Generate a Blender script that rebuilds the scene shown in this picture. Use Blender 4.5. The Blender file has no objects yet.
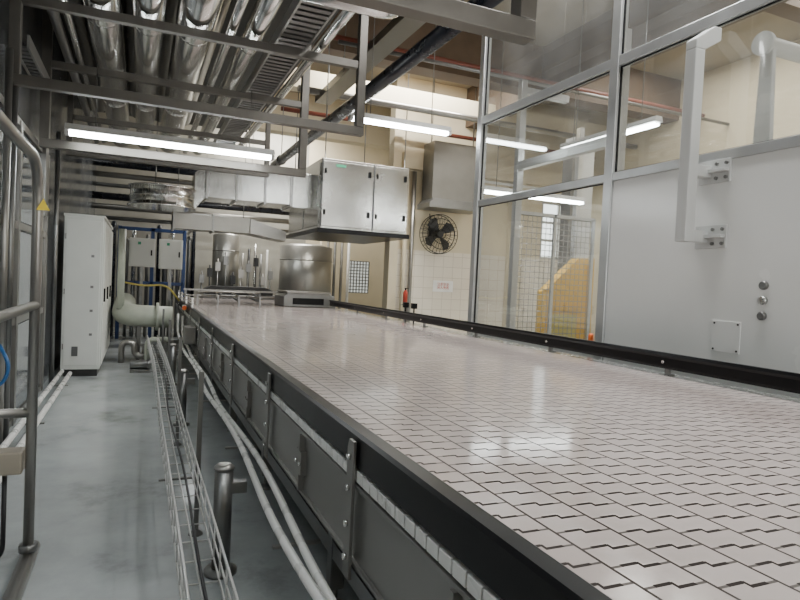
import bpy, bmesh, math, random
from mathutils import Vector, Matrix
random.seed(4)
scn = bpy.context.scene
COL = scn.collection

# ---------------------------------------------------------------- materials
def nt(name):
    m = bpy.data.materials.new(name); m.use_nodes = True
    n = m.node_tree; n.nodes.clear()
    o = n.nodes.new('ShaderNodeOutputMaterial')
    return m, n, o
def mat(name, c, rough=.5, metal=0., var=.12, scale=3., bump=0., bscale=60., coat=0., rvar=.08, stretch=(1,1,1), spec=.5):
    m, n, o = nt(name)
    b = n.nodes.new('ShaderNodeBsdfPrincipled'); n.links.new(b.outputs[0], o.inputs[0])
    tc = n.nodes.new('ShaderNodeTexCoord'); mp = n.nodes.new('ShaderNodeMapping')
    mp.inputs['Scale'].default_value = stretch
    n.links.new(tc.outputs['Object'], mp.inputs[0])
    nz = n.nodes.new('ShaderNodeTexNoise'); nz.inputs['Scale'].default_value = scale; nz.inputs['Detail'].default_value = 5
    n.links.new(mp.outputs[0], nz.inputs['Vector'])
    rp = n.nodes.new('ShaderNodeValToRGB')
    rp.color_ramp.elements[0].position = .3; rp.color_ramp.elements[1].position = .72
    rp.color_ramp.elements[0].color = (*[x*(1-var) for x in c], 1)
    rp.color_ramp.elements[1].color = (*[min(1, x*(1+var)) for x in c], 1)
    n.links.new(nz.outputs[0], rp.inputs[0]); n.links.new(rp.outputs[0], b.inputs['Base Color'])
    mr = n.nodes.new('ShaderNodeMapRange')
    mr.inputs[1].default_value = .3; mr.inputs[2].default_value = .7
    mr.inputs[3].default_value = max(.02, rough-rvar); mr.inputs[4].default_value = min(1, rough+rvar)
    n.links.new(nz.outputs[0], mr.inputs[0]); n.links.new(mr.outputs[0], b.inputs['Roughness'])
    b.inputs['Metallic'].default_value = metal
    b.inputs['Coat Weight'].default_value = coat
    b.inputs['Specular IOR Level'].default_value = spec
    if bump:
        n2 = n.nodes.new('ShaderNodeTexNoise'); n2.inputs['Scale'].default_value = bscale
        n.links.new(mp.outputs[0], n2.inputs['Vector'])
        bp = n.nodes.new('ShaderNodeBump'); bp.inputs['Strength'].default_value = bump; bp.inputs['Distance'].default_value = .01
        n.links.new(n2.outputs[0], bp.inputs['Height']); n.links.new(bp.outputs[0], b.inputs['Normal'])
    return m
def emit(name, c, s):
    m, n, o = nt(name)
    e = n.nodes.new('ShaderNodeEmission'); e.inputs[0].default_value = (*c, 1); e.inputs[1].default_value = s
    n.links.new(e.outputs[0], o.inputs[0]); return m

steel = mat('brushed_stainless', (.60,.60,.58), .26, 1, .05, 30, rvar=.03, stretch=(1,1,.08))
steel_ah = mat('unit_stainless_sheet', (.50,.50,.48), .24, 1, .12, 1.3, .08, 3, rvar=.04)
steel_pale = mat('pale_tank_steel', (.40,.39,.36), .36, .75, .08, 3, rvar=.04)
steel_sh = mat('polished_stainless', (.80,.80,.79), .17, 1, .02, 3, rvar=.01)
steel_dk = mat('dull_steel', (.23,.23,.225), .34, .85, .06, 8, rvar=.02)
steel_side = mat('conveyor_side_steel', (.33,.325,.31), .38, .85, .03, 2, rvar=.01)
steel_tube = mat('steel_tube', (.34,.33,.31), .32, .85, .06, 6, rvar=.03)
frame_m = mat('hanging_frame_steel', (.15,.14,.125), .40, .6, .1, 6, rvar=.05)
alu = mat('aluminium_frame', (.56,.57,.57), .32, .7, .05, 4, rvar=.04)
galv = mat('galvanised', (.38,.38,.37), .38, .9, .08, 20, rvar=.04)
wirem = mat('bright_steel_wire', (.56,.56,.55), .35, .7, .03, 20, rvar=.03)
ductm = mat('grey_sheet_duct', (.22,.215,.20), .35, .8, .1, 2, rvar=.05)
blackr = mat('black_plastic', (.006,.006,.007), .30, 0, .0, 8, rvar=.01, spec=.22)
blackp = mat('black_pipe_paint', (.008,.01,.018), .3, 0, .1, 8)
dark = mat('dark_metal', (.045,.045,.045), .4, .5, .2, 6)
whitep = mat('white_pvc', (.86,.85,.82), .3, 0, .04, 6)
cab = mat('cabinet_white_paint', (.72,.73,.69), .4, 0, .04, 2)
cabline = mat('cabinet_seam', (.12,.12,.12), .6)
panelw = mat('white_panel_paint', (.78,.79,.77), .22, 0, .03, 1.2, .02, 6)
bracketm = mat('bracket_grey_paint', (.56,.57,.56), .35, 0, .04, 2)
creamp = mat('cream_wall_paint', (.66,.58,.42), .6, 0, .06, 1.5)
backm = mat('back_wall_mottled_paint', (.34,.325,.28), .6, 0, .25, 1.2)  # mottled grey-beige, darker than the cream wall
ceilm = mat('ceiling_paint', (.34,.29,.21), .8, 0, .15, 1)
ceild = mat('shade_slab_dark', (.07,.07,.065), .7, 0, .3, 1.5)  # dark colour put in for gloom above the overhead pipes
leftw = mat('left_wall_panel_grey', (.22,.235,.25), .2, .6, .12, 1.2)
leftg = mat('left_wall_glazing', (.40,.43,.46), .08, .7, .12, 2)
pipeg = mat('pale_green_pipe', (.44,.47,.40), .45, 0, .12, 4)
blue = mat('blue_paint', (.02,.05,.16), .45, 0, .15, 5)
yellow = mat('yellow_paint', (.78,.45,.03), .4, 0, .08, 3)
yelsign = mat('yellow_sign', (.8,.6,.05), .5, 0, .05)
red = mat('red_paint', (.4,.04,.02), .4, 0, .12, 4)
brown = mat('red_brown_pipe_paint', (.20,.06,.04), .45, 0, .12, 4)
girder = mat('brown_girder_paint', (.13,.09,.06), .6, 0, .2, 3)
orange = mat('orange_plastic', (.95,.18,.03), .4, 0, .05)
rubber = mat('black_cable', (.015,.015,.017), .5, 0, .1)
bluec = mat('blue_hose', (.03,.15,.4), .4, 0, .1)
yelc = mat('yellow_cable', (.6,.5,.12), .5, 0, .1)
tan = mat('tan_box', (.35,.31,.25), .5, 0, .1)
redtxt = mat('red_print', (.55,.05,.03), .6)
green = mat('green_print', (.05,.35,.2), .6)
lightgrey = mat('light_grey_plastic', (.6,.6,.58), .5)
tube_e = emit('fluorescent_tube', (.95,1,1), 38)
win_e = emit('daylit_window_glass', (.95,1,.97), 4)
win_d = emit('dim_window_glass', (.85,.88,.80), .75)

def floor_mat():
    m, n, o = nt('epoxy_floor')
    b = n.nodes.new('ShaderNodeBsdfPrincipled'); n.links.new(b.outputs[0], o.inputs[0])
    tc = n.nodes.new('ShaderNodeTexCoord')
    nz = n.nodes.new('ShaderNodeTexNoise'); nz.inputs['Scale'].default_value = 1.2; nz.inputs['Detail'].default_value = 9; nz.inputs['Roughness'].default_value=.66
    n.links.new(tc.outputs['Object'], nz.inputs['Vector'])
    rp = n.nodes.new('ShaderNodeValToRGB'); cr = rp.color_ramp
    cr.elements[0].position=.30; cr.elements[0].color=(.22,.23,.23,1)
    cr.elements[1].position=.70; cr.elements[1].color=(.47,.50,.505,1)
    e=cr.elements.new(.44); e.color=(.37,.395,.395,1)
    n.links.new(nz.outputs[0], rp.inputs[0]); n.links.new(rp.outputs[0], b.inputs['Base Color'])
    n2 = n.nodes.new('ShaderNodeTexNoise'); n2.inputs['Scale'].default_value=2
    n.links.new(tc.outputs['Object'], n2.inputs['Vector'])
    mr = n.nodes.new('ShaderNodeMapRange'); mr.inputs[1].default_value=.35; mr.inputs[2].default_value=.65; mr.inputs[3].default_value=.11; mr.inputs[4].default_value=.26
    n.links.new(n2.outputs[0], mr.inputs[0]); n.links.new(mr.outputs[0], b.inputs['Roughness'])
    return m
floorm = floor_mat()

def tile_mat():
    m, n, o = nt('glazed_wall_tile')
    b = n.nodes.new('ShaderNodeBsdfPrincipled'); n.links.new(b.outputs[0], o.inputs[0])
    tc = n.nodes.new('ShaderNodeTexCoord'); mp = n.nodes.new('ShaderNodeMapping')
    mp.inputs['Rotation'].default_value=(math.radians(90),0,0)
    n.links.new(tc.outputs['Object'], mp.inputs[0])
    br = n.nodes.new('ShaderNodeTexBrick'); br.offset=0
    br.inputs['Color1'].default_value=(.80,.74,.64,1); br.inputs['Color2'].default_value=(.76,.70,.60,1)
    br.inputs['Mortar'].default_value=(.58,.52,.43,1); br.inputs['Scale'].default_value=1
    br.inputs['Brick Width'].default_value=.25; br.inputs['Row Height'].default_value=.25; br.inputs['Mortar Size'].default_value=.006
    n.links.new(mp.outputs[0], br.inputs['Vector']); n.links.new(br.outputs[0], b.inputs['Base Color'])
    b.inputs['Roughness'].default_value=.25
    return m
tilem = tile_mat()

def belt_mat():
    m, n, o = nt('modular_belt_plastic')
    b = n.nodes.new('ShaderNodeBsdfPrincipled'); n.links.new(b.outputs[0], o.inputs[0])
    tc = n.nodes.new('ShaderNodeTexCoord'); sp = n.nodes.new('ShaderNodeSeparateXYZ')
    n.links.new(tc.outputs['Object'], sp.inputs[0])
    def ma(op, a, bb=None, c=None):
        q = n.nodes.new('ShaderNodeMath'); q.operation = op
        for i, v in enumerate((a, bb, c)):
            if v is None: continue
            if isinstance(v, (int, float)): q.inputs[i].default_value = v
            else: n.links.new(v, q.inputs[i])
        return q.outputs[0]
    W, P = .155, .094
    cx = ma('DIVIDE', sp.outputs[0], W)
    col = ma('FLOOR', cx); fx = ma('FRACT', cx)
    off = ma('MULTIPLY', ma('FRACT', ma('MULTIPLY', col, .5)), 1.0)
    step = ma('MULTIPLY', ma('GREATER_THAN', fx, .5), .20)
    y0 = ma('ADD', ma('DIVIDE', sp.outputs[1], P), off)
    fy = ma('FRACT', ma('ADD', y0, step))
    joint = ma('LESS_THAN', fy, .125)
    mid = ma('LESS_THAN', ma('ABSOLUTE', ma('SUBTRACT', fx, .5)), .31)
    strong = ma('MULTIPLY', joint, mid)
    vy = ma('FRACT', ma('ADD', y0, .20))
    vert = ma('MULTIPLY', ma('LESS_THAN', ma('ABSOLUTE', ma('SUBTRACT', fx, .5)), .028), ma('LESS_THAN', vy, .30))
    seam = ma('LESS_THAN', ma('ABSOLUTE', ma('SUBTRACT', fx, .5)), .474)
    seam = ma('SUBTRACT', 1.0, seam)
    thin = ma('MULTIPLY', ma('LESS_THAN', fy, .095), .85)
    d = ma('MAXIMUM', ma('MAXIMUM', strong, vert), ma('MAXIMUM', ma('MULTIPLY', seam, .95), thin))
    wn = n.nodes.new('ShaderNodeTexWhiteNoise'); wn.noise_dimensions='2D'
    cmb = n.nodes.new('ShaderNodeCombineXYZ'); n.links.new(col, cmb.inputs[0]); n.links.new(ma('FLOOR', y0), cmb.inputs[1])
    n.links.new(cmb.outputs[0], wn.inputs['Vector'])
    mixt = n.nodes.new('ShaderNodeMix'); mixt.data_type='RGBA'
    mixt.inputs['A'].default_value=(.56,.485,.455,1); mixt.inputs['B'].default_value=(.62,.54,.51,1)
    n.links.new(wn.outputs[0], mixt.inputs['Factor'])
    mx = n.nodes.new('ShaderNodeMix'); mx.data_type='RGBA'
    n.links.new(d, mx.inputs['Factor']); n.links.new(mixt.outputs['Result'], mx.inputs['A'])
    mx.inputs['B'].default_value=(.04,.031,.028,1)
    n.links.new(mx.outputs['Result'], b.inputs['Base Color'])
    rr = ma('ADD', ma('ADD', .09, ma('MULTIPLY', wn.outputs[0], .05)), ma('MULTIPLY', d, .4))
    n.links.new(rr, b.inputs['Roughness'])
    b.inputs['IOR'].default_value=1.65
    sl = ma('MULTIPLY', ma('SUBTRACT', 1.0, ma('MULTIPLY', d, .9)), .5)
    n.links.new(sl, b.inputs['Specular IOR Level'])
    bp = n.nodes.new('ShaderNodeBump'); bp.inputs['Strength'].default_value=.25; bp.inputs['Distance'].default_value=.003
    hgt = ma('ADD', ma('SUBTRACT', 1.0, d), ma('MULTIPLY', wn.outputs[0], .15))
    n.links.new(hgt, bp.inputs['Height']); n.links.new(bp.outputs[0], b.inputs['Normal'])
    return m
beltm = belt_mat()

def glass_mat():
    m, n, o = nt('clear_pane')
    t = n.nodes.new('ShaderNodeBsdfTransparent'); t.inputs[0].default_value=(.84,.86,.85,1)
    dd = n.nodes.new('ShaderNodeBsdfDiffuse'); dd.inputs[0].default_value=(.78,.79,.77,1)
    tc = n.nodes.new('ShaderNodeTexCoord'); nz = n.nodes.new('ShaderNodeTexNoise'); nz.inputs['Scale'].default_value=1.5
    n.links.new(tc.outputs['Object'], nz.inputs['Vector'])
    hz = n.nodes.new('ShaderNodeMath'); hz.operation='MULTIPLY'; hz.inputs[1].default_value=.32
    n.links.new(nz.outputs[0], hz.inputs[0])
    m0 = n.nodes.new('ShaderNodeMixShader'); n.links.new(hz.outputs[0], m0.inputs[0])
    n.links.new(t.outputs[0], m0.inputs[1]); n.links.new(dd.outputs[0], m0.inputs[2])
    g = n.nodes.new('ShaderNodeBsdfGlossy'); g.inputs['Roughness'].default_value=.03; g.inputs[0].default_value=(.95,.97,.97,1)
    f = n.nodes.new('ShaderNodeLayerWeight'); f.inputs[0].default_value=.5
    pw = n.nodes.new('ShaderNodeMath'); pw.operation='POWER'; pw.inputs[1].default_value=2.6
    n.links.new(f.outputs['Facing'], pw.inputs[0])
    mu = n.nodes.new('ShaderNodeMath'); mu.operation='MULTIPLY_ADD'; mu.inputs[1].default_value=.7; mu.inputs[2].default_value=.10
    n.links.new(pw.outputs[0], mu.inputs[0])
    mx = n.nodes.new('ShaderNodeMixShader'); n.links.new(mu.outputs[0], mx.inputs[0])
    n.links.new(m0.outputs[0], mx.inputs[1]); n.links.new(g.outputs[0], mx.inputs[2]); n.links.new(mx.outputs[0], o.inputs[0])
    return m
glassm = glass_mat()

# ---------------------------------------------------------------- geometry helpers
def bend(pts, r, n=6):
    pts = [Vector(p) for p in pts]; out = [pts[0]]
    for i in range(1, len(pts)-1):
        p, a, c = pts[i], pts[i-1], pts[i+1]
        da, dc = (a-p), (c-p)
        rr = min(r, da.length*.49, dc.length*.49)
        s, e = p+da.normalized()*rr, p+dc.normalized()*rr
        for k in range(n+1):
            t = k/n
            out.append(s*(1-t)**2 + p*2*t*(1-t) + e*t*t)
    out.append(pts[-1]); return out
class G:
    def __init__(s): s.bm = bmesh.new()
    def box(s, x0, x1, y0, y1, z0, z1, mi=0):
        v = [s.bm.verts.new(p) for p in ((x0,y0,z0),(x1,y0,z0),(x1,y1,z0),(x0,y1,z0),(x0,y0,z1),(x1,y0,z1),(x1,y1,z1),(x0,y1,z1))]
        for q in ((0,3,2,1),(4,5,6,7),(0,1,5,4),(1,2,6,5),(2,3,7,6),(3,0,4,7)):
            s.bm.faces.new([v[i] for i in q]).material_index = mi
        return s
    def quadx(s, x, y0, y1, z0, z1):
        s.bm.faces.new([s.bm.verts.new(p) for p in ((x,y0,z0),(x,y0,z1),(x,y1,z1),(x,y1,z0))]); return s
    def framex(s, x0, x1, y0, y1, z0, z1, t):
        o=((y0,z0),(y1,z0),(y1,z1),(y0,z1)); i=((y0+t,z0+t),(y1-t,z0+t),(y1-t,z1-t),(y0+t,z1-t))
        V={}
        for nm,l in (('o',o),('i',i)):
            for x,xx in (('a',x0),('b',x1)):
                V[nm+x]=[s.bm.verts.new((xx,p[0],p[1])) for p in l]
        for k in range(4):
            j=(k+1)%4
            for A,B in (('oa','ia'),('ob','ib'),('oa','ob'),('ia','ib')):
                s.bm.faces.new((V[A][k],V[A][j],V[B][j],V[B][k]))
        return s
    def prism(s, poly, axis, a, b, mi=0):
        def P(p, t):
            return {'y':(p[0],t,p[1]), 'x':(t,p[0],p[1]), 'z':(p[0],p[1],t)}[axis]
        A = [s.bm.verts.new(P(p,a)) for p in poly]; B = [s.bm.verts.new(P(p,b)) for p in poly]
        s.bm.faces.new(A).material_index = mi; s.bm.faces.new(B[::-1]).material_index = mi
        k = len(poly)
        for i in range(k):
            s.bm.faces.new((A[i],B[i],B[(i+1)%k],A[(i+1)%k])).material_index = mi
        return s
    def tube(s, pts, r, seg=12, cap=True, mi=0, smooth=True):
        pts = [Vector(p) for p in pts]; rings = []; prev = None
        rs = r if isinstance(r, (list, tuple)) else [r]*len(pts)
        for i, p in enumerate(pts):
            if i == 0: d = pts[1]-p
            elif i == len(pts)-1: d = p-pts[i-1]
            else: d = (pts[i+1]-p).normalized()+(p-pts[i-1]).normalized()
            if d.length < 1e-9: d = Vector((0,0,1))
            d.normalize()
            if prev is None:
                up = Vector((0,0,1)) if abs(d.z) < .9 else Vector((1,0,0))
                x = d.cross(up).normalized()
            else:
                x = (prev - d*prev.dot(d)).normalized()
            prev = x; y = d.cross(x)
            rings.append([s.bm.verts.new(p+(x*math.cos(2*math.pi*k/seg)+y*math.sin(2*math.pi*k/seg))*rs[i]) for k in range(seg)])
        for a, b in zip(rings, rings[1:]):
            for k in range(seg):
                f = s.bm.faces.new((a[k], a[(k+1)%seg], b[(k+1)%seg], b[k])); f.smooth = smooth; f.material_index = mi
        if cap:
            s.bm.faces.new(rings[0][::-1]).material_index = mi; s.bm.faces.new(rings[-1]).material_index = mi
        return s
    def ring(s, c, R, r, normal=(0,1,0), seg=32, ts=8, mi=0):
        nrm = Vector(normal).normalized()
        up = Vector((0,0,1)) if abs(nrm.z) < .9 else Vector((1,0,0))
        x = nrm.cross(up).normalized(); y = nrm.cross(x); c = Vector(c); rs = []
        for i in range(seg):
            a = 2*math.pi*i/seg; rd = x*math.cos(a)+y*math.sin(a)
            rs.append([s.bm.verts.new(c+rd*(R+r*math.cos(2*math.pi*k/ts))+nrm*r*math.sin(2*math.pi*k/ts)) for k in range(ts)])
        for i in range(seg):
            a, b = rs[i], rs[(i+1)%seg]
            for k in range(ts):
                f = s.bm.faces.new((a[k],a[(k+1)%ts],b[(k+1)%ts],b[k])); f.smooth=True; f.material_index=mi
        return s
    def beam(s, p0, p1, w, h, mi=0):
        p0, p1 = Vector(p0), Vector(p1); d = (p1-p0).normalized()
        up = Vector((0,0,1)) if abs(d.z) < .95 else Vector((0,1,0))
        x = d.cross(up).normalized(); y = x.cross(d)
        v = []
        for p in (p0, p1):
            for sx, sy in ((-1,-1),(1,-1),(1,1),(-1,1)):
                v.append(s.bm.verts.new(p+x*sx*w/2+y*sy*h/2))
        for q in ((0,1,2,3),(7,6,5,4),(0,4,5,1),(1,5,6,2),(2,6,7,3),(3,7,4,0)):
            s.bm.faces.new([v[i] for i in q]).material_index = mi
        return s

def mk(name, g, mats, loc=(0,0,0), parent=None, bevel=0, recalc=True):
    if recalc: bmesh.ops.recalc_face_normals(g.bm, faces=g.bm.faces)
    loc = Vector(loc)
    for v in g.bm.verts: v.co -= loc
    me = bpy.data.meshes.new(name); g.bm.to_mesh(me); g.bm.free()
    for m in (mats if isinstance(mats, (list,tuple)) else [mats]): me.materials.append(m)
    ob = bpy.data.objects.new(name, me); COL.objects.link(ob)
    if parent is not None:
        ob.parent = parent
    else: ob.location = loc
    if bevel:
        b = ob.modifiers.new('bevel','BEVEL'); b.width = bevel; b.segments = 2; b.limit_method='ANGLE'
    return ob
class T:
    """a thing: empty + parts"""
    def __init__(s, name, label, cat, loc, group=None):
        s.loc = Vector(loc)
        s.o = bpy.data.objects.new(name, None); s.o.empty_display_size=.1; s.o.location = s.loc
        COL.objects.link(s.o); s.o['label']=label; s.o['category']=cat
        if group: s.o['group']=group
    def part(s, name, g, mats, bevel=0, label=None, under=None):
        ob = mk(name, g, mats, s.loc, under or s.o, bevel)
        if label: ob['label']=label
        return ob
def solo(name, g, mats, label, cat, loc, bevel=0, group=None):
    ob = mk(name, g, mats, loc, None, bevel); ob['label']=label; ob['category']=cat
    if group: ob['group']=group
    return ob
def struct(name, g, mats):
    ob = mk(name, g, mats); ob['kind']='structure'; return ob

H = 6.2; HS = 5.05
# ---------------------------------------------------------------- structure
struct('floor', G().box(-1.4,10.7,-3,18.2,-.1,0), floorm)
struct('ceiling', G().box(-1.4,10.7,-3,18.2,H,H+.1), ceilm)
struct('ceiling_shade_slab', G().box(-1.15,2.25,-3,15.0,HS,HS+.15), ceild)  # added slab: hides the cream ceiling and darkens the area over the pipes
struct('wall_left', G().box(-1.35,-1.15,-3,18,0,H), leftw)
struct('wall_back', G().box(4.6,6.0,18,18.2,0,H).box(6.7,10.5,18,18.2,0,H).box(6.0,6.7,18,18.2,0,1.2).box(6.0,6.7,18,18.2,2.2,H), creamp)
struct('wall_back_service', G().box(-1.35,4.6,18,18.2,0,H), backm)
struct('wall_right', G().box(10.5,10.7,-3,18.2,0,H), creamp)
struct('wall_front', G().box(-1.15,2.5,-3.2,-3,0,H).box(8.5,10.5,-3.2,-3,0,H).box(2.5,8.5,-3.2,-3,0,1.2).box(2.5,8.5,-3.2,-3,4.4,H).box(5.3,5.7,-3.2,-3,1.2,4.4), creamp)  # unseen rear wall; openings added to admit daylight and structure reflections
struct('wall_tiled', G().box(5.3,10.5,12.5,12.7,0,2.35), tilem)
struct('wall_tiled_top', G().box(5.3,9.2,12.5,12.7,2.35,H).box(9.2,10.3,12.5,12.7,3.8,H).box(10.3,10.5,12.5,12.7,2.35,H), creamp)
struct('trim_1', G().box(5.1,5.3,12.45,12.75,0,H), creamp)
struct('trim_2', G().box(2.3,10.5,9.6,10.0,5.35,H), girder)
struct('trim_3', G().box(-1.15,10.5,15.0,15.4,5.2,H), creamp)
struct('trim_4', G().box(6.9,7.25,-3,12.5,5.3,H), girder)
struct('trim_5', G().box(5.3,10.5,12.3,12.5,4.15,4.5), creamp)
struct('trim_6', G().box(8.2,8.5,12.25,12.5,0,4.15), creamp)
struct('trim_8', G().box(2.3,10.5,5.6,5.9,5.65,H), girder)
struct('trim_9', G().box(2.3,10.5,11.2,11.5,5.15,5.5), creamp)
g = G()
for x in (9.2,9.72,10.24): g.box(x,x+.06,12.52,12.6,2.35,3.8)
for z in (2.35,2.8,3.25,3.74): g.box(9.2,10.3,12.52,12.6,z,z+.06)
g.box(9.26,10.24,12.58,12.62,2.4,3.75,1)
struct('window_1', g, [alu, win_e])
g = G().box(6.0,6.7,18.05,18.1,1.2,2.2,1)
for k in range(8): g.box(6.0+.1*k-.012,6.0+.1*k+.012,18.0,18.06,1.2,2.2)
for k in range(11): g.box(6.0,6.7,18.0,18.06,1.2+.1*k-.012,1.2+.1*k+.012)
struct('window_2', g, [steel_dk, win_d])
g = G()
for y in (1.2,3.1,5.0,6.9,8.8): g.box(-1.15,-1.10,y,y+.09,0,3.0)
for z in (.0,1.0,1.95,2.95): g.box(-1.15,-1.115,-1,9.0,z,z+.07)
struct('trim_7', g, steel_tube)
n_w=3
for i,y in enumerate((1.3,3.2,5.1,7.0)):
    for z0,z1 in ((.09,.98),(1.09,1.93),(2.04,2.93)):
        struct('window_%d'%n_w, G().box(-1.148,-1.13,y,y+1.78,z0,z1), leftg); n_w+=1

# ---------------------------------------------------------------- main conveyor
CV = T('accumulation_conveyor','wide stainless conveyor table with pale modular plastic belt','conveyor',(2.2,7,0))
CV.part('belt', G().box(.86,3.60,-.9,15.0,.965,1.0), beltm)
CV.part('edge_strip', G().box(3.60,3.76,-.9,15.0,.95,.998), steel)
CV.part('side_rail', G().prism([(.785,.885),(.82,.885),(.83,.955),(.859,.975),(.859,1.006),(.850,1.011),(.797,1.011),(.785,1.0)],'y',-.9,15.0), blackr, label='broad black plastic edge rail')
g = G()
y=-.8
while y < 14.9:
    g.box(.786,.83,y,y+.070,.826,.868); y += .078
rb=CV.part('return_belt', g, whitep, .002, label='white plastic links of the returning belt')
CV.part('belt_channel', G().box(.83,.84,-.9,15,.80,.9), dark)
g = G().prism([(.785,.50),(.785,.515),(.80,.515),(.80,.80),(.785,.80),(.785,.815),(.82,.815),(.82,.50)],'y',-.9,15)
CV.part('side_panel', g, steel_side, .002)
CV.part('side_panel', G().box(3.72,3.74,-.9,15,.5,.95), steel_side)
for i in range(9):
    yy = .54+1.63*i
    g = G().prism([(yy-.035,.45),(yy+.035,.45),(yy+.035,.95),(yy+.02,.985),(yy-.035,.985)],'x',.765,.778)
    br = CV.part('bracket_plate', g, steel_side, .002)
    for z in (.53,.66,.80,.92):
        CV.part('bolt', G().tube([(.765,yy,z),(.752,yy,z)],.013,8), steel_sh, under=br)
for i in range(8):
    yy = 1.35+1.63*i
    st=CV.part('stiffener', G().prism([(yy-.012,.515),(yy+.012,.515),(yy+.012,.6),(yy+.05,.6),(yy+.05,.72),(yy+.012,.72),(yy+.012,.80),(yy-.012,.80),(yy-.012,.72),(yy-.05,.72),(yy-.05,.6),(yy-.012,.6)],'x',.772,.80), steel_side)
    for dy in (-.035,.035): CV.part('bolt', G().tube([(.772,yy+dy,.66),(.762,yy+dy,.66)],.011,8), steel_sh, under=st)
for x in (.92,3.5):
    CV.part('lower_beam', G().beam((x,-.9,.30),(x,15,.30),.06,.08), steel_dk)
CV.part('drip_tray', G().prism([(.84,.50),(3.7,.50),(3.7,.53),(.84,.53)],'y',-.9,15), steel_dk)
for i in range(9):
    yy = 1.0+1.75*i
    for x in (.92,3.5):
        g = G().box(x-.035,x+.035,yy-.035,yy+.035,.10,.50).tube([(x,yy,.1),(x,yy,.02)],.015,8).tube([(x,yy,0),(x,yy,.02),(x,yy,.03)],[.06,.055,.02],16)
        CV.part('leg', g, steel_dk, .003)
    CV.part('cross_beam', G().beam((.95,yy,.30),(3.46,yy,.30),.05,.06), steel_dk)
CV.part('motor_housing', G().box(.62,.78,9.2,9.55,.55,.80).tube([(.7,9.6,.67),(.7,9.9,.67)],.07,16), steel_tube, .01)

# guard rail on the far side
GR = T('guard_rail','black plastic guard rail on short steel posts along the belt','guard rail',(3.65,6,.998))
GR.part('rail', G().prism([(3.605,1.05),(3.625,1.05),(3.635,1.07),(3.635,1.15),(3.62,1.17),(3.59,1.17),(3.585,1.15),(3.60,1.13),(3.60,1.07)],'y',-.8,11.9), blackr)
for i in range(9):
    yy = .5+1.4*i
    if yy>11.8: break
    GR.part('post', G().prism([(3.636,1.12),(3.66,1.12),(3.66,1.01),(3.70,1.01),(3.70,.998),(3.636,.998)],'y',yy-.02,yy+.02), steel_dk, .002)
    GR.part('bolt', G().tube([(3.60,yy,1.10),(3.588,yy,1.10)],.012,8), steel_sh)
for yy in (8.3,8.0):
    g = G().tube([(3.71,yy,.998),(3.71,yy,1.28)],.012,8).box(3.67,3.75,yy-.03,yy+.03,1.22,1.30)
    solo('sensor_bracket', g, blackr, 'small black sensor on a rod beside the guard rail','sensor',(3.71,yy,.998),.004, group='rail sensors')

FG = T('end_guide_rail','thin stainless guide rails at the end of the belt','guide rail',(.9,15,1.011))
for z in (1.08,1.16): FG.part('rail', G().tube([(.82,10.5,z),(.82,14.6,z)],.012,8), steel)
for yy in (10.6,12,13.3,14.5):
    FG.part('post', G().box(.805,.835,yy-.015,yy+.015,1.011,1.18), steel)
CGd = T('curved_belt_guides','curved thin steel guide rails over the belt end','guide rail',(1.8,13.5,1.0))
for k in range(4):
    pts=bend([(1.0+.35*k,11.8-.2*k,1.10),(1.2+.35*k,13.9,1.10),(2.55,14.4-.15*k,1.10)],.8,8)
    CGd.part('rail', G().tube(pts,.018,8), steel_dk)
    CGd.part('rail', G().tube([p+Vector((0,0,.09)) for p in pts],.014,8), steel_tube)
    CGd.part('post', G().box(pts[0].x-.015,pts[0].x+.015,pts[0].y-.015,pts[0].y+.015,1.0,1.20), steel_dk)
    q=pts[-1]; CGd.part('post', G().box(q.x-.015,q.x+.015,q.y-.015,q.y+.015,1.0,1.20), steel_dk)
FG2 = T('end_cross_guide','stainless cross guide bar over the end of the belt','guide rail',(2.2,14.9,1))
FG2.part('bar', G().beam((.95,14.9,1.20),(3.55,14.9,1.20),.03,.04), steel_tube)
FG2.part('bar', G().beam((.95,14.9,1.07),(3.55,14.9,1.07),.03,.03), steel_tube)
for x in (1.0,1.8,2.6,3.45):
    FG2.part('post', G().box(x-.02,x+.02,14.915,14.95,1.0,1.22), steel_dk)
TB = T('transfer_box','grey steel transfer box with sloped lid on the belt','machine housing',(3.1,12.4,1.0))
TB.part('housing', G().prism([(2.67,1.002),(3.74,1.002),(3.74,1.22),(3.60,1.28),(2.75,1.28),(2.67,1.2)],'y',12.0,12.9), steel_dk, .01)
TB.part('lid', G().box(2.72,3.64,11.95,12.95,1.28,1.31), steel_tube, .005)
TB.part('side_slot', G().box(2.85,3.5,11.992,12.0,1.05,1.18), blackr)

# ---------------------------------------------------------------- white conduit pair alongside
def wav(x, z, amp, ph, y0, y1):
    pts=[]; n=60
    for i in range(n+1):
        t=i/n; y=y0+(y1-y0)*t
        pts.append((x+amp*math.sin(y*1.9+ph), y, z+amp*.9*math.sin(y*1.5+ph)))
    return pts
for k,(x,z,ph) in enumerate(((.625,.475,0),(.70,.44,1.1))):
    P = wav(x,z,.022,ph,.4,10.6)
    P = P+[(x,10.9,z+.1),(x,11.0,z+.40)]
    solo('white_conduit_pipe', G().tube(P,.019,12), whitep, 'white plastic conduit pipe running beside the conveyor', 'pipe', (x,5,z), group='white conduits along the conveyor')
for i in range(6):
    yy=1.0+1.63*i
    solo('conduit_support', G().box(.58,.80,yy-.012,yy+.012,.386,.398), steel_tube, 'flat steel bracket carrying the white conduits', 'bracket', (.7,yy,.39), group='conduit brackets')

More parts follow.
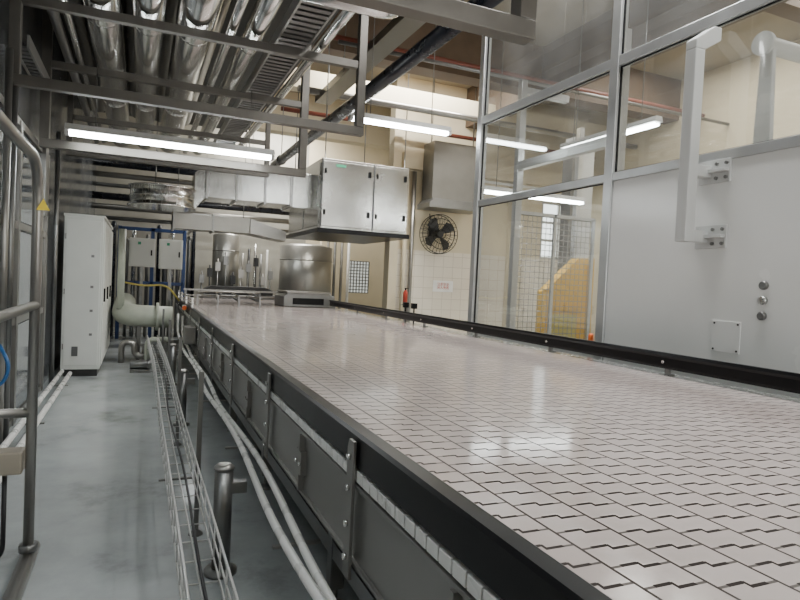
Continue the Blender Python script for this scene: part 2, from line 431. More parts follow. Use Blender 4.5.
# wire basket cable tray with legs
TR = T('wire_cable_tray','galvanised wire mesh cable tray on slim posts','cable tray',(.27,5,0))
g=G()
def tx(y): return .262-.0012*(y-5.5)**2+.008*math.sin(y)
hw=.075
for dx,z in ((-hw,.52),(-hw,.445),(-hw,.37),(0,.37),(hw,.37),(hw,.445),(hw,.52)):
    g.tube([(tx(y)+dx,y,z) for y in [1.2+.3*i for i in range(33)]],.0065 if z==.52 else .0045,8)
y=1.25
while y<10.7:
    x=tx(y)
    g.tube([(x-hw,y,.527),(x-hw,y,.366),(x+hw,y,.366),(x+hw,y,.527)],.0048,8); y+=.2
TR.part('basket', g, wirem)
TR.part('cable', G().tube([(tx(y)+.02+.012*math.sin(y*2),y,.385) for y in [1.6+.3*i for i in range(31)]],.007,8), rubber)
for yy in (3.8,5.85,8.0,10.2):
    x=.362
    g=G().box(x-.014,x+.014,yy-.014,yy+.014,.03,1.0).tube([(x,yy,0),(x,yy,.012),(x,yy,.03)],[.045,.04,.015],14).box(.14,x,yy-.012,yy+.012,.348,.360)
    TR.part('leg', g, steel_dk, .002)
def bollard(x,y,h,r):
    B = T('support_post','round stainless support post with domed cap','post',(x,y,0),'round support posts beside the conveyor')
    B.part('tube', G().tube([(x,y,.03),(x,y,h)],r,24), steel_dk)
    B.part('cap', G().tube([(x,y,h),(x,y,h+.012),(x,y,h+.028)],[r*1.12,r*1.12,r*.7],24), steel_tube)
    B.part('foot', G().tube([(x,y,0),(x,y,.02),(x,y,.03)],[r*1.8,r*1.8,r],24), steel_dk)
    B.part('clamp', G().box(x-.02,x+.12,y-.03,y+.03,h-.13,h-.07), steel_dk,.004)
bollard(.445,3.27,.56,.048); bollard(.445,6.6,.56,.045); bollard(.46,9.0,.56,.045)
g=G().box(.70,.77,11.2,11.27,.92,1.02,0).tube([(.735,11.2,.97),(.735,11.16,.97)],.04,14,mi=1)
solo('push_button_box', g, [lightgrey, orange], 'grey button box with orange push button on the conveyor side','button box',(.735,11.2,.92),.004)

# ---------------------------------------------------------------- left foreground handrail gate
HR = T('pipe_handrail','stainless pipe handrail frame standing on the floor','handrail',(-.5,3.6,0))
HR.part('frame', G().tube(bend([(-.5,3.65,.06),(-.5,3.65,2.14),(-.5,.9,2.14)],.25,8),.026,16), steel_tube)
HR.part('rail', G().tube([(-.5,3.65,1.39),(-.5,.9,1.39)],.023,14), steel_tube)
HR.part('rail', G().tube([(-.5,3.65,.82),(-1.10,3.65,.82)],.025,14), steel_tube)
HR.part('floor_rail', G().tube([(-.5,3.8,.04),(-.5,1.0,.04)],.04,16), steel_tube)
HR.part('foot', G().tube([(-.5,3.65,.08),(-.5,3.65,.12)],.045,16), steel_dk)
HR.part('warning_plate', G().prism([(-.50,1.885),(-.44,1.885),(-.47,1.945)],'y',3.60,3.604), yelsign, label='small yellow triangular warning sign')
JB = T('junction_box','small tan junction box with cables on the pipe frame','electrical box',(-.62,3.7,0))
JB.part('body', G().box(-.68,-.535,3.62,3.74,.50,.62), tan, .01)
JB.part('cable', G().tube(bend([(-.62,3.68,.5),(-.62,3.68,.02),(-.8,3.8,.015),(-1.0,3.9,.25),(-1.14,4.0,.5)],.15),.012,8), rubber)
solo('blue_hose', G().tube(bend([(-.70,3.9,1.15),(-.64,3.85,1.05),(-.66,3.85,.95),(-.78,3.9,.88),(-1.14,4.0,.9)],.1),.010,8), bluec,'thin blue hose hanging beside the handrail','hose',(-.7,3.9,1))
solo('black_cable', G().tube(bend([(-1.14,4.3,1.5),(-.78,4.1,1.2),(-.72,4.0,1.0),(-.85,4.2,.7),(-1.14,4.3,.8)],.2),.01,8), rubber,'black cable looping beside the handrail','cable',(-.9,4.2,1))

for k,x in enumerate((-.98,-.86)):
    solo('white_floor_pipe', G().tube([(x,1.5,.10),(x,9.75-.2*k,.10)],.028,14), whitep, 'white plastic pipe running low along the floor','pipe',(x,5,.07), group='white pipes on the floor')
for yy in (2.5,4.6,6.7,8.8):
    solo('pipe_stand', G().prism([(-1.03,.055),(-.93,.055),(-.93,0),(-.91,0),(-.91,.055),(-.81,.055),(-.81,.071),(-1.03,.071)],'y',yy-.02,yy+.02), steel_dk,'low steel stand under the floor pipes','pipe stand',(-.92,yy,0), group='pipe stands')

# ---------------------------------------------------------------- white electrical cabinets
def cabinet(y0,y1,label):
    C = T('electrical_cabinet',label,'electrical cabinet',(-.75,(y0+y1)/2,0),'row of white cabinets')
    C.part('plinth', G().box(-.98,-.54,y0+.02,y1-.02,0,.10), dark)
    C.part('body', G().box(-1.02,-.51,y0,y1,.10,2.33), cab, .008)
    C.part('roof', G().box(-1.03,-.49,y0-.01,y1,2.33,2.37), cab, .005)
    d=C.part('door', G().box(-.51,-.488,y0+.03,y1-.03,.16,2.28), cab, .006)
    C.part('handle', G().box(-.488,-.465,y0+.08,y0+.11,1.1,1.3), blackr, .004, under=d)
    return C
C = cabinet(9.88,10.78,'tall white steel electrical cabinet by the wall')
C.part('end_panel', G().box(-.99,-.54,9.866,9.88,.16,2.28), cab, .004)
C.part('vent', G().box(-.88,-.80,9.858,9.866,.3,.44), cabline)
for z in (.6,.95,1.3,1.75): C.part('latch', G().box(-.66,-.62,9.858,9.866,z,z+.035), steel_dk)
for z in (.4,1.2,2.0): C.part('hinge', G().box(-1.0,-.988,9.85,9.88,z,z+.08), steel_dk)
cabinet(10.80,11.7,'tall white steel electrical cabinet by the wall'); cabinet(11.72,12.6,'tall white steel electrical cabinet by the wall')
BP = T('thick_process_pipe','thick pale green insulated pipe with elbow and flange','pipe',(0,11.4,0))
BP.part('pipe', G().tube(bend([(-.25,12.9,.95),(-.25,11.5,.80),(.55,11.5,.78)],.35,8),.19,24), pipeg)
BP.part('flange', G().tube([(.28,11.5,.785),(.33,11.5,.785)],.25,24), pipeg, .01)
BP.part('riser', G().tube([(-.30,11.55,.9),(-.30,11.55,2.3)],.06,16), pipeg)
BP.part('support', G().prism([(-.1,0),(.12,0),(.12,.02),(.04,.02),(.04,.62),(-.02,.62),(-.02,.02),(-.1,.02)],'y',11.46,11.54), steel_dk)
BP.part('branch', G().tube(bend([(-.25,11.25,.0),(-.25,11.25,.35),(-.05,11.25,.35),(-.05,11.25,.12),(.4,11.25,.12)],.12),.05,14), steel_tube)
BP.part('branch', G().tube(bend([(.15,11.1,.0),(.15,11.1,.42),(.5,11.1,.42)],.12),.045,14), pipeg)
BP.part('valve', G().tube([(.1,11.25,.12),(.1,11.25,.3)],.03,12).ring((.1,11.25,.31),.08,.012,(0,0,1),20,6), steel_dk)

# ---------------------------------------------------------------- overhead stainless pipes
def opipe(x,z,r,y0,y1,m,label,bands=True,grp='overhead stainless pipes'):
    O = T('overhead_pipe',label,'pipe',(x,(y0+y1)/2,z),grp)
    O.part('pipe', G().tube([(x,y0,z),(x,y1,z)],r,40), m)
    if bands:
        y=y0+.4
        while y<y1:
            O.part('band', G().tube([(x,y,z),(x,y+.04,z)],r*1.015,40), steel); y+=1.6
opipe(-.42,4.15,.175,1.5,13.0,steel_sh,'large shiny stainless clad pipe under the ceiling')
opipe(.0,4.13,.15,1.5,13.0,steel_sh,'medium shiny stainless clad pipe under the ceiling')
opipe(.44,4.16,.19,1.5,13.0,steel_sh,'large shiny stainless clad pipe under the ceiling')
opipe(-.72,4.03,.035,1.5,13.0,steel_sh,'slim steel pipe under the ceiling',False)
opipe(.76,4.03,.045,1.5,13.0,steel_sh,'slim steel pipe under the ceiling',False)
opipe(-.84,4.03,.05,1.5,13.0,steel_dk,'dark steel pipe under the ceiling',False)
opipe(1.0,4.09,.10,1.5,13.0,steel_sh,'medium stainless pipe under the ceiling')
opipe(.25,4.68,.12,1.5,13.0,steel_dk,'dark steel pipe under the ceiling',False)
opipe(-.15,4.68,.12,1.5,13.0,steel_dk,'dark steel pipe under the ceiling',False)
opipe(.70,4.68,.14,1.5,13.0,steel_dk,'dark steel pipe under the ceiling',False)
opipe(-.50,4.68,.14,1.5,13.0,steel_dk,'dark steel pipe under the ceiling',False)
opipe(-.80,4.68,.10,1.5,13.0,steel_dk,'dark steel pipe under the ceiling',False)
opipe(1.66,4.03,.05,1.5,12.0,steel_sh,'slim steel pipe under the ceiling',False)
solo('chrome_elbow_pipe', G().tube(bend([(.55,4.7,3.85),(1.93,4.7,3.85),(1.93,4.7,5.05)],.2,10),.085,24), steel_sh,'large chrome pipe crossing under the others and bending upward','pipe',(1.3,4.7,3.85))
def ladder(x0,x1,z,y0,y1):
    L = T('cable_ladder','galvanised perforated cable ladder under the ceiling','cable ladder',((x0+x1)/2,(y0+y1)/2,z),'overhead cable ladders')
    L.part('side_rail', G().box(x0,x0+.02,y0,y1,z,z+.12), galv)
    L.part('side_rail', G().box(x1-.02,x1,y0,y1,z,z+.12), galv)
    y=y0+.05
    while y<y1:
        L.part('rung', G().box(x0+.02,x1-.02,y,y+.07,z+.01,z+.03), steel_dk); y+=.115
    g=G()
    n=int((x1-x0-.08)/.045)
    for i in range(n):
        xx=x0+.06+i*.045
        g.tube([(xx+.01*math.sin(k*.9+i),y0+k*(y1-y0)/20,z+.055) for k in range(21)],.022,6)
    c=L.part('cable', g, rubber, label='bundle of black cables'); c['kind']='stuff'
ladder(1.2,1.54,4.0,1.5,12.5); ladder(-1.12,-.98,3.55,6.4,7.8)
BK = T('black_overhead_pipe','thick black painted pipe slung below the ceiling','pipe',(2.40,7,3.8))
BK.part('pipe', G().tube([(2.40,1.0,3.82),(2.40,12.2,3.82)],.08,20), blackp)
for y in (4.5,8.5,11.5): BK.part('hanger', G().tube([(2.40,y,3.9),(2.40,y,H)],.008,6).ring((2.40,y,3.82),.088,.01,(0,1,0),20,6), steel_dk)
for (y,z,r,m,l) in ((12.2,4.98,.045,brown,'red-brown painted pipe along the cream wall'),(9.0,5.3,.045,brown,'red-brown painted pipe below the roof beam'),(10.8,5.0,.06,steel_tube,'stainless pipe crossing below the roof beam'),(8.4,5.0,.03,steel_dk,'slim steel pipe crossing below the roof')):
    solo('crossing_pipe', G().tube([(2.5,y,z),(10.5,y,z)],r,12), m, l, 'pipe',(6,y,z), group='pipes crossing below the roof')
solo('white_wall_conduit', G().tube([(7.0,12.25,4.05),(10.5,12.25,4.05)],.03,10), whitep,'pale conduit along the cream wall','pipe',(7,12.2,4))
for k,(x,m,l) in enumerate(((5.42,creamp,'cream painted vertical pipe'),(5.60,steel_tube,'steel vertical pipe'))):
    solo('vertical_pipe', G().tube([(x,12.38,0),(x,12.38,4.1)],.05,14), m, l+' against the wall','pipe',(x,12.38,0), group='vertical wall pipes')
CT = T('roof_cable_tray','grey cable tray slung under the roof beams','cable tray',(3.2,8,4.9))
CT.part('tray', G().prism([(2.9,5.0),(2.92,5.0),(2.92,4.90),(3.18,4.90),(3.18,5.0),(3.2,5.0),(3.2,4.88),(2.9,4.88)],'y',3.2,11.1), ductm)
for y in (3.5,6.6,9.3):
    for x in (2.88,3.22): CT.part('hanger_rod', G().tube([(x,y,4.9),(x,y,H)],.008,6), steel_dk)

# ---------------------------------------------------------------- hanging tube frames
def hframe(y,x0,x1,z,w,top,label):
    F = T('hanging_tube_frame',label,'support frame',((x0+x1)/2,y,z),'hanging support frames')
    F.part('crossbar', G().box(x0,x1,y-w/2,y+w/2,z-w/2,z+w/2), frame_m,.006)
    F.part('hanger', G().box(x1-w,x1,y-w/2,y+w/2,z+w/2,top), frame_m,.006)
    F.part('hanger', G().box(x0,x0+w,y-w/2,y+w/2,z+w/2,top), frame_m,.006)
    F.part('upper_bar', G().box(x0+w,x1-w,y-w*.4,y+w*.4,3.86,3.94), frame_m,.004)
    return F
hframe(6.2,-1.10,2.16,3.2,.09,HS,'steel tube hanging frame carrying the overhead pipes')
hframe(3.25,-1.05,2.23,3.22,.12,HS,'heavy steel tube hanging frame carrying overhead pipes')
hframe(8.0,-1.10,2.0,3.0,.10,HS,'steel tube hanging frame carrying the overhead pipes')
hframe(10.6,-1.10,2.0,3.35,.08,HS,'steel tube hanging frame carrying the overhead pipes')

# ---------------------------------------------------------------- fluorescent lamps
def lampx(x0,x1,y,z,hang=H,label='fluorescent tube lamp in a white batten fitting'):
    L = T('fluorescent_lamp',label,'lamp',((x0+x1)/2,y,z),'fluorescent lamps')
    L.part('housing', G().prism([(y-.07,z),(y+.07,z),(y+.05,z+.07),(y-.05,z+.07)],'x',x0,x1), lightgrey,.004)
    for dy in (-.03,.03): L.part('tube', G().tube([(x0+.04,y+dy,z-.028),(x1-.04,y+dy,z-.028)],.024,12), tube_e)
    for a in (x0,x1-.04): L.part('end_cap', G().box(a,a+.04,y-.06,y+.06,z-.05,z), lightgrey)
    for xx in (x0+.3,x1-.3): L.part('hanger_rod', G().tube([(xx,y,z+.07),(xx,y,hang)],.006,6), steel_dk)
lampx(-.80,1.48,7.55,3.09,3.86)
lampx(2.52,4.05,7.8,3.8)
lampx(5.15,7.3,8.7,3.2)
lampx(1.0,3.2,-1.2,4.0,HS)  # added fill lamp behind the camera, out of view
lampx(-.85,1.2,1.6,3.2,3.9)  # added fill lamp brightening the left aisle, above the view
def lampy(x,y0,y1,z):
    L = T('fluorescent_lamp','fluorescent tube lamp in a white batten fitting','lamp',(x,(y0+y1)/2,z),'fluorescent lamps')
    L.part('housing', G().prism([(x-.07,z),(x+.07,z),(x+.05,z+.07),(x-.05,z+.07)],'y',y0,y1), lightgrey,.004)
    for dx in (-.03,.03): L.part('tube', G().tube([(x+dx,y0+.04,z-.028),(x+dx,y1-.04,z-.028)],.020,12), tube_e)
    for yy in (y0+.3,y1-.3): L.part('hanger_rod', G().tube([(x,yy,z+.07),(x,yy,H)],.006,6), steel_dk)
lampy(6.0,5.8,7.7,3.8)
lampx(1.0,2.6,14.2,3.4,HS)

# ---------------------------------------------------------------- air handling unit
AH = T('air_handling_unit','boxy stainless air handling unit with latched doors hung from rods','air handling unit',(4.18,12.7,2.5))
x0,x1,y0,y1,z0,z1=3.16,5.06,11.4,14.1,2.5,3.95
AH.part('body', G().box(x0+.02,x1-.02,y0+.02,y1,z0+.08,z1), steel_ah,.01)
AH.part('base_frame', G().box(x0-.03,x1+.03,y0-.03,y1+.03,z0,z0+.09), blackr,.006,label='black steel base frame')
for a,b in ((x0+.04,x0+1.08),(x0+1.12,x1-.04)):
    d=AH.part('door', G().box(a,b,y0-.012,y0+.02,z0+.13,z1-.05), steel_ah,.008)
    for z in (z0+.35,z1-.3):
        AH.part('latch', G().box(b-.10,b-.05,y0-.04,y0-.012,z,z+.12), blackr,.003,under=d)
        AH.part('hinge', G().box(a+.03,a+.07,y0-.03,y0-.012,z,z+.10), blackr,.003,under=d)
    AH.part('door_seam', G().box(a-.015,a,y0+.0,y0+.021,z0+.1,z1), cabline, under=d)
for a,b in ((y0+.1,y0+1.2),(y0+1.3,y1-.1)): AH.part('side_panel', G().box(x0-.0,x0+.02,a,b,z0+.15,z1-.08), steel_ah,.006)
AH.part('duct_collar', G().box(x0-.4,x0,12.0,12.9,3.0,3.7), steel_ah,.006)
for x in (x0+.1,x1-.1):
    for y in (y0+.1,y1-.1): AH.part('hanger_rod', G().tube([(x,y,z1),(x,y,H)],.012,8), steel_dk)
AH.part('nameplate', G().box(x0+.3,x0+.5,y0-.018,y0-.012,z1-.15,z1-.10), green)

DU = T('ventilation_duct','stainless rectangular ventilation duct with angled elbow','duct',(1.8,12.2,3))
DU.part('duct', G().box(1.1,2.76,12.05,12.85,3.05,3.65), steel_ah,.006)
for x in (1.1,1.65,2.2,2.72): DU.part('flange', G().box(x,x+.04,12.02,12.88,3.02,3.68), galv)
DU.part('elbow', G().prism([(1.1,3.65),(1.1,3.05),(.90,2.78),(.90,3.5)],'y',12.1,12.8), steel_ah,.006)
DU2 = T('ventilation_duct','low stainless duct with sloped hood end','duct',(1.5,13.9,2.5))
DU2.part('duct', G().box(.6,2.2,13.6,14.2,2.52,2.85), steel_pale,.006)
for x in (.6,1.4): DU2.part('flange', G().box(x,x+.04,13.57,14.23,2.49,2.88), galv)
DU2.part('hood', G().prism([(2.2,2.85),(3.0,2.62),(3.0,2.4),(2.2,2.52)],'y',13.55,14.25), steel_tube,.006)
for x in (.7,2.1): DU2.part('hanger_rod', G().tube([(x,13.9,2.85),(x,13.9,HS)],.01,6), steel_dk)
DR = T('round_duct_drum','wide shallow round stainless duct with rolled flanges under the pipes','duct',(.30,11.3,2.7))
DR.part('drum', G().tube([(.32,11.3,2.70),(.32,11.3,3.04)],.52,48), steel)
for z,R in ((2.71,.56),(3.03,.56),(2.87,.53)): DR.part('band', G().tube([(.32,11.3,z-.012),(.32,11.3,z+.012)],R,48), steel_sh)
DR.part('hanger_rod', G().tube([(.20,11.3,3.04),(.20,11.3,4.56)],.012,6), steel_dk)
WD = T('wall_duct','grey sheet metal duct with sloped hood at the wall','duct',(6.2,12.1,3.2))
WD.part('duct', G().box(5.75,6.9,11.75,12.28,3.45,4.7), ductm,.006)
WD.part('hood', G().prism([(5.65,3.25),(7.0,3.25),(7.0,3.35),(6.9,3.45),(5.75,3.45),(5.65,3.35)],'y',11.65,12.28), steel_dk,.006)
for x in (5.8,6.85): WD.part('hanger_rod', G().tube([(x,12,4.7),(x,12,H)],.012,6), steel_dk)

# ---------------------------------------------------------------- wall fan
fx,fy,fz=6.15,12.05,2.72
FN = T('wall_fan','black industrial wall fan with wire cage','fan',(fx,12.5,fz))
g=G()
for R,yy in ((.44,fy),(.44,fy+.16),(.34,fy-.05),(.22,fy-.07),(.10,fy-.08)): g.ring((fx,yy,fz),R,.008,(0,1,0),36,6)
for k in range(28):
    a=2*math.pi*k/28; c,s=math.cos(a),math.sin(a)
    g.tube([(fx+.08*c,fy-.08,fz+.08*s),(fx+.30*c,fy-.06,fz+.30*s),(fx+.44*c,fy,fz+.44*s),(fx+.44*c,fy+.16,fz+.44*s),(fx+.1*c,fy+.2,fz+.1*s)],.004,4)
FN.part('cage', g, blackr)
for k in range(4):
    g=G()
    a=math.pi/2*k+.4
    def q(r,da,dy): return (fx+r*math.cos(a+da),fy+.06+dy,fz+r*math.sin(a+da))
    pts=[q(.07,-.3,-.02),(q(.38,-.12,-.04)),(q(.40,.25,-.01)),(q(.34,.6,.03)),(q(.07,.6,.03))]
    v=[g.bm.verts.new(p) for p in pts]; g.bm.faces.new(v)
    v2=[g.bm.verts.new((p[0],p[1]+.006,p[2])) for p in pts]; g.bm.faces.new(v2[::-1])
    for i in range(5): g.bm.faces.new((v[i],v[(i+1)%5],v2[(i+1)%5],v2[i]))
    FN.part('blade', g, dark)
FN.part('motor', G().tube([(fx,fy+.0,fz),(fx,fy+.28,fz)],.085,20), dark,.005)
FN.part('bracket', G().beam((fx,fy+.2,fz),(fx,12.48,fz+.1),.05,.05).box(fx-.08,fx+.08,12.46,12.5,fz-.1,fz+.25), dark)
FN.part('cable', G().tube(bend([(fx,fy+.3,fz),(fx-.1,12.4,fz+.3),(fx-.1,12.44,3.2)],.1),.01,6), rubber)

SG = T('wall_sign','white paper sign with red lettering on the tiles','sign',(6.5,12.49,1.5))
SG.part('board', G().box(6.25,6.77,12.485,12.5,1.42,1.68), mat('paper_white',(.92,.91,.88),.6))
def text(body,size,loc,m,parent,name='lettering',rot=(math.radians(90),0,0)):
    c=bpy.data.curves.new(name,'FONT'); c.body=body; c.size=size; c.align_x='CENTER'; c.extrude=.001
    o=bpy.data.objects.new(name+'_src',c); COL.objects.link(o); bpy.context.view_layer.update()
    me=bpy.data.meshes.new_from_object(o.evaluated_get(bpy.context.evaluated_depsgraph_get()))
    bpy.data.objects.remove(o)
    me.materials.clear(); me.materials.append(m)
    n=bpy.data.objects.new(name,me); COL.objects.link(n); n.rotation_euler=rot
    n.location=Vector(loc)-parent.location; n.parent=parent
    return n
text('注意安全\n闲人免进',.078,(6.51,12.482,1.57),redtxt,SG.o)
FX = T('fire_extinguisher','small red fire extinguisher by the tiled wall','fire extinguisher',(5.40,12.1,0))
FX.part('body', G().tube([(5.36,12.05,1.12),(5.36,12.05,1.38),(5.36,12.05,1.43)],[.05,.05,.02],18), red)
FX.part('valve', G().tube([(5.36,12.05,1.43),(5.36,12.05,1.47)],.018,12).box(5.34,5.42,12.03,12.07,1.46,1.48), blackr)
FX.part('stand', G().box(5.30,5.42,11.99,12.11,1.10,1.12).tube([(5.36,12.05,0),(5.36,12.05,1.1)],.015,10).box(5.26,5.46,11.95,12.15,0,.02), steel_dk)

# ---------------------------------------------------------------- glazed enclosure
EX=4.1
EN = T('machine_enclosure','aluminium framed machine enclosure with clear panes and white panels','enclosure',(EX,4,0))
YS=[7.05,4.56,1.75,-.9]
for y in YS:
    EN.part('post', G().box(EX,EX+.10,y-.055,y+.055,0,5.6), alu,.006)
for (a,b) in zip(YS[1:],YS[:-1]):
    for z,h in ((1.02,.07),(2.70,.08),(3.80,.10),(5.5,.08)):
        EN.part('rail', G().box(EX+.005,EX+.085,a+.055,b-.055,z-h/2,z+h/2), alu,.006)
    for z0,z1 in ((1.055,2.66),(2.74,3.75),(3.85,5.46)):
        if z0<1.1 and b<5: continue
        ob=mk('pane', G().quadx(EX+.045,a+.055,b-.055,z0,z1), glassm, EN.loc, EN.o, 0, False)
        EN.part('pane_seal', G().framex(EX+.035,EX+.055,a+.055,b-.055,z0,z1,.010), blackr, under=ob)
    EN.part('white_panel', G().box(EX+.02,EX+.06,a+.055,b-.055,.05,2.66 if b<5 else .98), panelw,.004)
BR = T('white_tube_bracket','pale grey square tube bracket bolted on flanges to the panel','bracket',(3.9,3.4,2))
BR.part('tube', G().box(3.84,3.94,3.39,3.49,2.02,3.50), bracketm,.008)
BR.part('arm', G().prism([(3.84,3.50),(3.94,3.50),(4.105,3.60),(4.105,3.70),(4.03,3.70),(3.84,3.57)],'y',3.39,3.49), bracketm,.008)
for z in (2.07,2.58):
    BR.part('arm', G().box(3.94,4.10,3.40,3.48,z-.045,z+.045), bracketm,.004)
    f=BR.part('flange', G().box(4.10,4.12,3.24,3.52,z-.09,z+.09), bracketm,.003)
    BR.part('gusset', G().box(4.05,4.10,3.25,3.40,z-.012,z+.012), bracketm,.003, under=f)
    for dy in (3.27,3.355):
        for dz in (-.055,.055): BR.part('bolt', G().tube([(4.10,dy,z+dz),(4.085,dy,z+dz)],.014,8), steel_dk, under=f)
for k,z in enumerate((1.70,1.59,1.48)):
    solo('panel_button', G().tube([(EX+.02,2.92,z),(EX+.0,2.92,z),(EX-.008,2.92,z)],[.032,.032,.024],18), [steel_dk,steel][k==1], 'round metal button set in the white panel','button',(EX+.02,2.92,z), group='panel buttons')
AP = T('access_plate','small white screwed access plate on the panel','access plate',(EX,3.2,1.3))
AP.part('plate', G().box(EX+.010,EX+.0195,3.08,3.32,1.18,1.42), panelw,.003)
for yy in (3.10,3.30):
    for z in (1.20,1.40): AP.part('screw', G().tube([(EX+.010,yy,z),(EX+.005,yy,z)],.008,8), dark)
solo('signal_lamp', G().tube([(4.13,4.70,1.055),(4.13,4.70,1.08)],.03,16).tube([(4.13,4.70,1.08),(4.13,4.70,1.16),(4.13,4.70,1.18)],[.026,.026,.015],16,mi=1), [blackr,orange],'small orange signal lamp standing on the frame rail','signal lamp',(4.13,4.7,1.055))

MF = T('wire_mesh_fence','wire mesh safety fence panel in a steel frame','fence',(5.8,7.6,0))
for x in (5.12,5.85,6.6): MF.part('post', G().box(x-.025,x+.025,7.58,7.62,0,2.75), alu)
for z in (.1,2.73): MF.part('frame_bar', G().box(5.12,6.6,7.58,7.62,z-.025,z+.025), alu)
g=G()
x=5.18
while x<6.6: g.tube([(x,7.6,.1),(x,7.6,2.73)],.006,4); x+=.085
z=.15
while z<2.73: g.tube([(5.12,7.605,z),(6.6,7.605,z)],.006,4); z+=.085
MF.part('mesh', g, steel_tube)
YM = T('yellow_machine_guard','yellow painted machine guard with sloped top and uprights','machine',(6.3,7.9,0))
YM.part('body', G().prism([(5.95,0),(6.85,0),(6.85,2.14),(6.62,2.14),(6.3,1.86),(5.95,1.56)],'y',7.9,8.1), yellow,.01)
for x,zt in ((5.93,1.60),(6.84,2.14)):
    YM.part('upright', G().box(x-.03,x+.03,7.83,7.89,0,zt), yellow,.005)
YM.part('cross_bar', G().box(5.96,6.8,7.84,7.89,1.28,1.33), yellow)
YM.part('window', G().box(6.05,6.6,7.885,7.899,.75,1.2), yelc)
IF = T('inner_steel_frame','stainless inner machine frame behind the panes','machine frame',(5.4,6.5,0))
for (x,y) in ((5.0,7.4),(5.0,5.4),(5.5,9.3),(7.4,9.0)):
    IF.part('post', G().box(x-.05,x+.05,y-.05,y+.05,0,4.6), alu,.004)
IF.part('beam', G().box(4.95,5.05,5.45,7.35,3.3,3.42), alu,.004)
IF.part('beam', G().box(5.05,5.8,7.35,7.45,4.4,4.5), alu,.004)
PG = T('palletiser_column','tall grey machine column with chain guide behind the panes','machine',(7.9,9.6,0))
PG.part('column', G().box(7.7,8.1,9.4,9.8,0,4.6), lightgrey,.01)
PG.part('guide', G().box(7.62,7.70,9.45,9.75,.2,4.4), steel_dk)
xa,xb,ya,yb,zb=7.2,8.8,6.6,7.6,3.0
P_=T('white_machine_cabinet','pale grey painted machine cabinet behind the panes','machine cabinet',((xa+xb)/2,(ya+yb)/2,0))
P_.part('body', G().box(xa,xb,ya,yb,0,zb), panelw,.015)
P_.part('door', G().box(xa+.08,(xa+xb)/2-.02,ya-.015,ya,.1,zb-.1), cab,.005)
P_.part('door', G().box((xa+xb)/2+.02,xb-.08,ya-.015,ya,.1,zb-.1), cab,.005)
RT = T('machine_roller_unit','white roller drum on a bracket atop the white machine','machine',(5.2,3.2,0))
RT.part('base', G().box(4.4,5.7,2.0,4.3,0,2.62), panelw,.01)
for x in (4.5,5.4): RT.part('bracket', G().prism([(3.22,2.62),(3.38,2.62),(3.35,3.66),(3.25,3.66)],'x',x,x+.05), lightgrey,.01)
RT.part('drum', G().tube([(4.44,3.3,3.62),(4.48,3.3,3.62),(4.49,3.3,3.62),(5.6,3.3,3.62)],[.09,.09,.065,.065],24), lightgrey)

# ---------------------------------------------------------------- far end equipment
def cbox(x,y,z,w,h,label):
    B=T('control_box',label,'control box',(x,y,0),'control boxes at the line end')
    B.part('body', G().box(x-w/2,x+w/2,y,y+.22,z-h/2,z+h/2), cab,.01)
    d=B.part('door', G().box(x-w/2+.03,x+w/2-.03,y-.015,y,z-h/2+.03,z+h/2-.03), cab,.004)
    B.part('handle', G().box(x+w/2-.09,x+w/2-.06,y-.03,y-.015,z-.06,z+.06), blackr, under=d)
    B.part('indicator', G().box(x-.09,x-.03,y-.02,y-.015,z+h/2-.14,z+h/2-.08), green, under=d)
    B.part('stand', G().box(x-.03,x+.03,y+.08,y+.14,0,z-h/2), steel_dk)
cbox(.03,14.2,1.98,.52,.62,'white control box on a stand near pipes')
cbox(.62,14.4,1.98,.50,.66,'white control box with door on a stand')
BF = T('blue_machine_frame','blue painted machine frame among the pipes','machine frame',(-.2,15.3,0))
for x in (-.45,.25,.95): BF.part('post', G().box(x-.04,x+.04,15.25,15.33,0,2.6), blue,.005)
for z in (1.3,2.55): BF.part('beam', G().box(-.45,.95,15.25,15.33,z-.04,z+.04), blue,.005)
k=0
for x in (-.9,-.75,-.6,-.3,-.15,0,.15,.4,.55,.72,.85,1.1,1.2):
    m=[steel_tube,steel_dk,blackp,steel_dk,steel][k%5]
    solo('process_pipe', G().tube(bend([(x,15.7,0),(x,15.7,2.2+.12*(k*7%5)),(x,17.9,2.2+.12*(k*7%5))],.15),.04+.01*(k%3),12), m, 'vertical process pipe turning at the top','pipe',(x,15.7,0), group='process pipes at the line end'); k+=1
for k in range(7):
    z=2.88+.27*k
    solo('cross_service_pipe', G().tube([(-1.15,16.9-.1*(k%2),z),(4.5,16.9-.1*(k%2),z)],.05+.02*(k%3),14), [steel_dk,steel_tube,blackp][k%3], 'horizontal service pipe crossing above the line end','pipe',(1.5,16.9,z), group='cross service pipes')
solo('yellow_cable_bundle', G().tube(bend([(-.3,12.9,1.35),(.1,13.0,1.28),(.5,13.0,1.34),(.76,13.1,1.0)],.3),.02,8), yelc,'bundle of yellow cables near the belt end','cable',(.3,13,1.3))
def tank(x,y,r,z0,z1,m,label):
    K=T('process_tank',label,'tank',(x,y,0),'round vertical tanks')
    K.part('shell', G().tube([(x,y,z0),(x,y,z1),(x,y,z1+.08)],[r,r,r*.6],32), m)
    for t in (.3,.8): K.part('band', G().ring((x,y,z0+t*(z1-z0)),r,.015,(0,0,1),32,6), steel_tube)
    for a in (0.5,2.6,4.7):
        K.part('leg', G().tube([(x+r*.8*math.cos(a),y+r*.8*math.sin(a),0),(x+r*.8*math.cos(a),y+r*.8*math.sin(a),z0+.05)],.04,10), steel_dk)
tank(2.05,16.3,.34,.6,2.6,steel_pale,'slim stainless round vertical tank with bands')
tank(4.1,15.9,.70,.6,2.42,steel_pale,'wide stainless round tank beneath the air unit')
MB_ = T('filling_machine','steel machine with rounded guards beyond the belt','machine',(2.6,15.6,0))
MB_.part('base', G().box(1.4,3.2,15.15,15.7,0,1.1), steel_dk,.01)
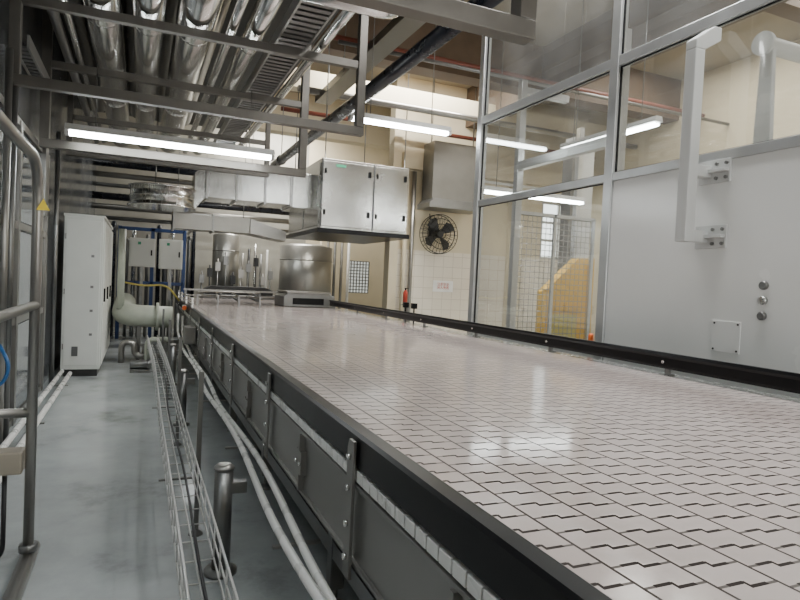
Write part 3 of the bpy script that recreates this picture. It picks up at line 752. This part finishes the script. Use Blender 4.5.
MB_.part('guard', G().prism([(1.45,1.1),(3.1,1.1),(3.1,1.22),(2.9,1.30),(1.6,1.30),(1.45,1.22)],'y',15.2,15.6), dark,.01)
for k in range(10):
    x=1.42+.19*k
    hgt=1.65+.16*(k*5%4)
    solo('machine_riser', G().tube([(x,15.8,0),(x,15.8,hgt)],.02,10).box(x-.06,x+.06,15.75,15.85,hgt-.3,hgt-.08), [steel_dk,dark,steel_tube][k%3], 'slim upright pipe with valve block on the machine','pipe',(x,15.8,0), group='machine risers')
for k in range(5):
    x=2.62+.17*k
    solo('rear_service_pipe', G().tube([(x,17.2,0),(x,17.2,2.2+.14*(k%3))],.03+.008*(k%2),12), [steel_tube,dark,steel,steel_dk,whitep][k], 'upright service pipe behind the machine','pipe',(x,17.2,0), group='service pipes behind the machine')
for k in range(5):
    x=4.95+.22*k
    solo('wall_service_pipe', G().tube([(x,17.5,0),(x,17.5,3.6+.2*(k%2))],.045,12), [creamp,steel_tube,steel_dk,steel_tube,whitep][k], 'upright service pipe near the mesh window','pipe',(x,17.5,0), group='service pipes by the mesh window')
solo('small_pump', G().tube([(-.1,10.2,.12),(.15,10.2,.12)],.07,18).tube([(.15,10.2,.12),(.2,10.2,.12)],.09,18).box(-.1,.2,10.12,10.28,0,.05), steel_dk,'small dark pump on the floor by the cabinet','pump',(0,10.2,0),.004)
solo('perforated_strip', G().box(-1.15,-1.08,8.4,8.62,2.2,3.1), galv,'perforated stainless strip fixed to the wall','bracket',(-1.12,8.5,2.2),.003)
for k,y in enumerate((6.0,6.25,9.3)):
    solo('wall_riser_pipe', G().tube([(-1.06,y,0),(-1.06,y,3.4)],.03,12), [steel_tube,steel_dk,steel_dk][k],'steel riser pipe against the wall','pipe',(-1.06,y,0), group='wall riser pipes')

# ---------------------------------------------------------------- lights
def area(loc, rot, sx, sy, e, c=(1,1,1)):  # added fill lights under the ceiling, without any fixture
    l=bpy.data.lights.new('ceiling_fill_light','AREA'); l.shape='RECTANGLE'; l.size=sx; l.size_y=sy; l.energy=e; l.color=c
    o=bpy.data.objects.new('ceiling_fill_light',l); o.location=loc; o.rotation_euler=rot; COL.objects.link(o)
area((3.65,4.0,6.15),(0,0,0),.7,4.5,370,(1,1,.99))
area((4.6,10.6,6.15),(0,0,0),3,.5,430,(1,.99,.94))
area((8.8,6,6.15),(0,0,0),1.5,6,360,(1,.97,.9))
area((3.5,16.8,6.1),(0,0,0),2,1,400,(1,.98,.93))
w=bpy.data.worlds.new('world'); scn.world=w; w.use_nodes=True
nn=w.node_tree; bg=nn.nodes['Background']
bg.inputs[0].default_value=(1,.995,.98,1); bg.inputs[1].default_value=5.5

# ---------------------------------------------------------------- camera
psi,th,rho=math.radians(23.5),math.radians(1.7),math.radians(2.7)
F_=Vector((math.sin(psi)*math.cos(th),math.cos(psi)*math.cos(th),-math.sin(th)))
R0=Vector((math.cos(psi),-math.sin(psi),0)); U0=R0.cross(F_)
R1=R0*math.cos(rho)+U0*math.sin(rho); U1=-R0*math.sin(rho)+U0*math.cos(rho)
cd=bpy.data.cameras.new('camera'); cam=bpy.data.objects.new('camera',cd); COL.objects.link(cam)
M3=Matrix((R1,U1,-F_)).transposed()
cam.matrix_world=Matrix.Translation((0,0,1.6))@M3.to_4x4()
cd.sensor_width=36; cd.lens=27; cd.clip_start=.02
scn.camera=cam
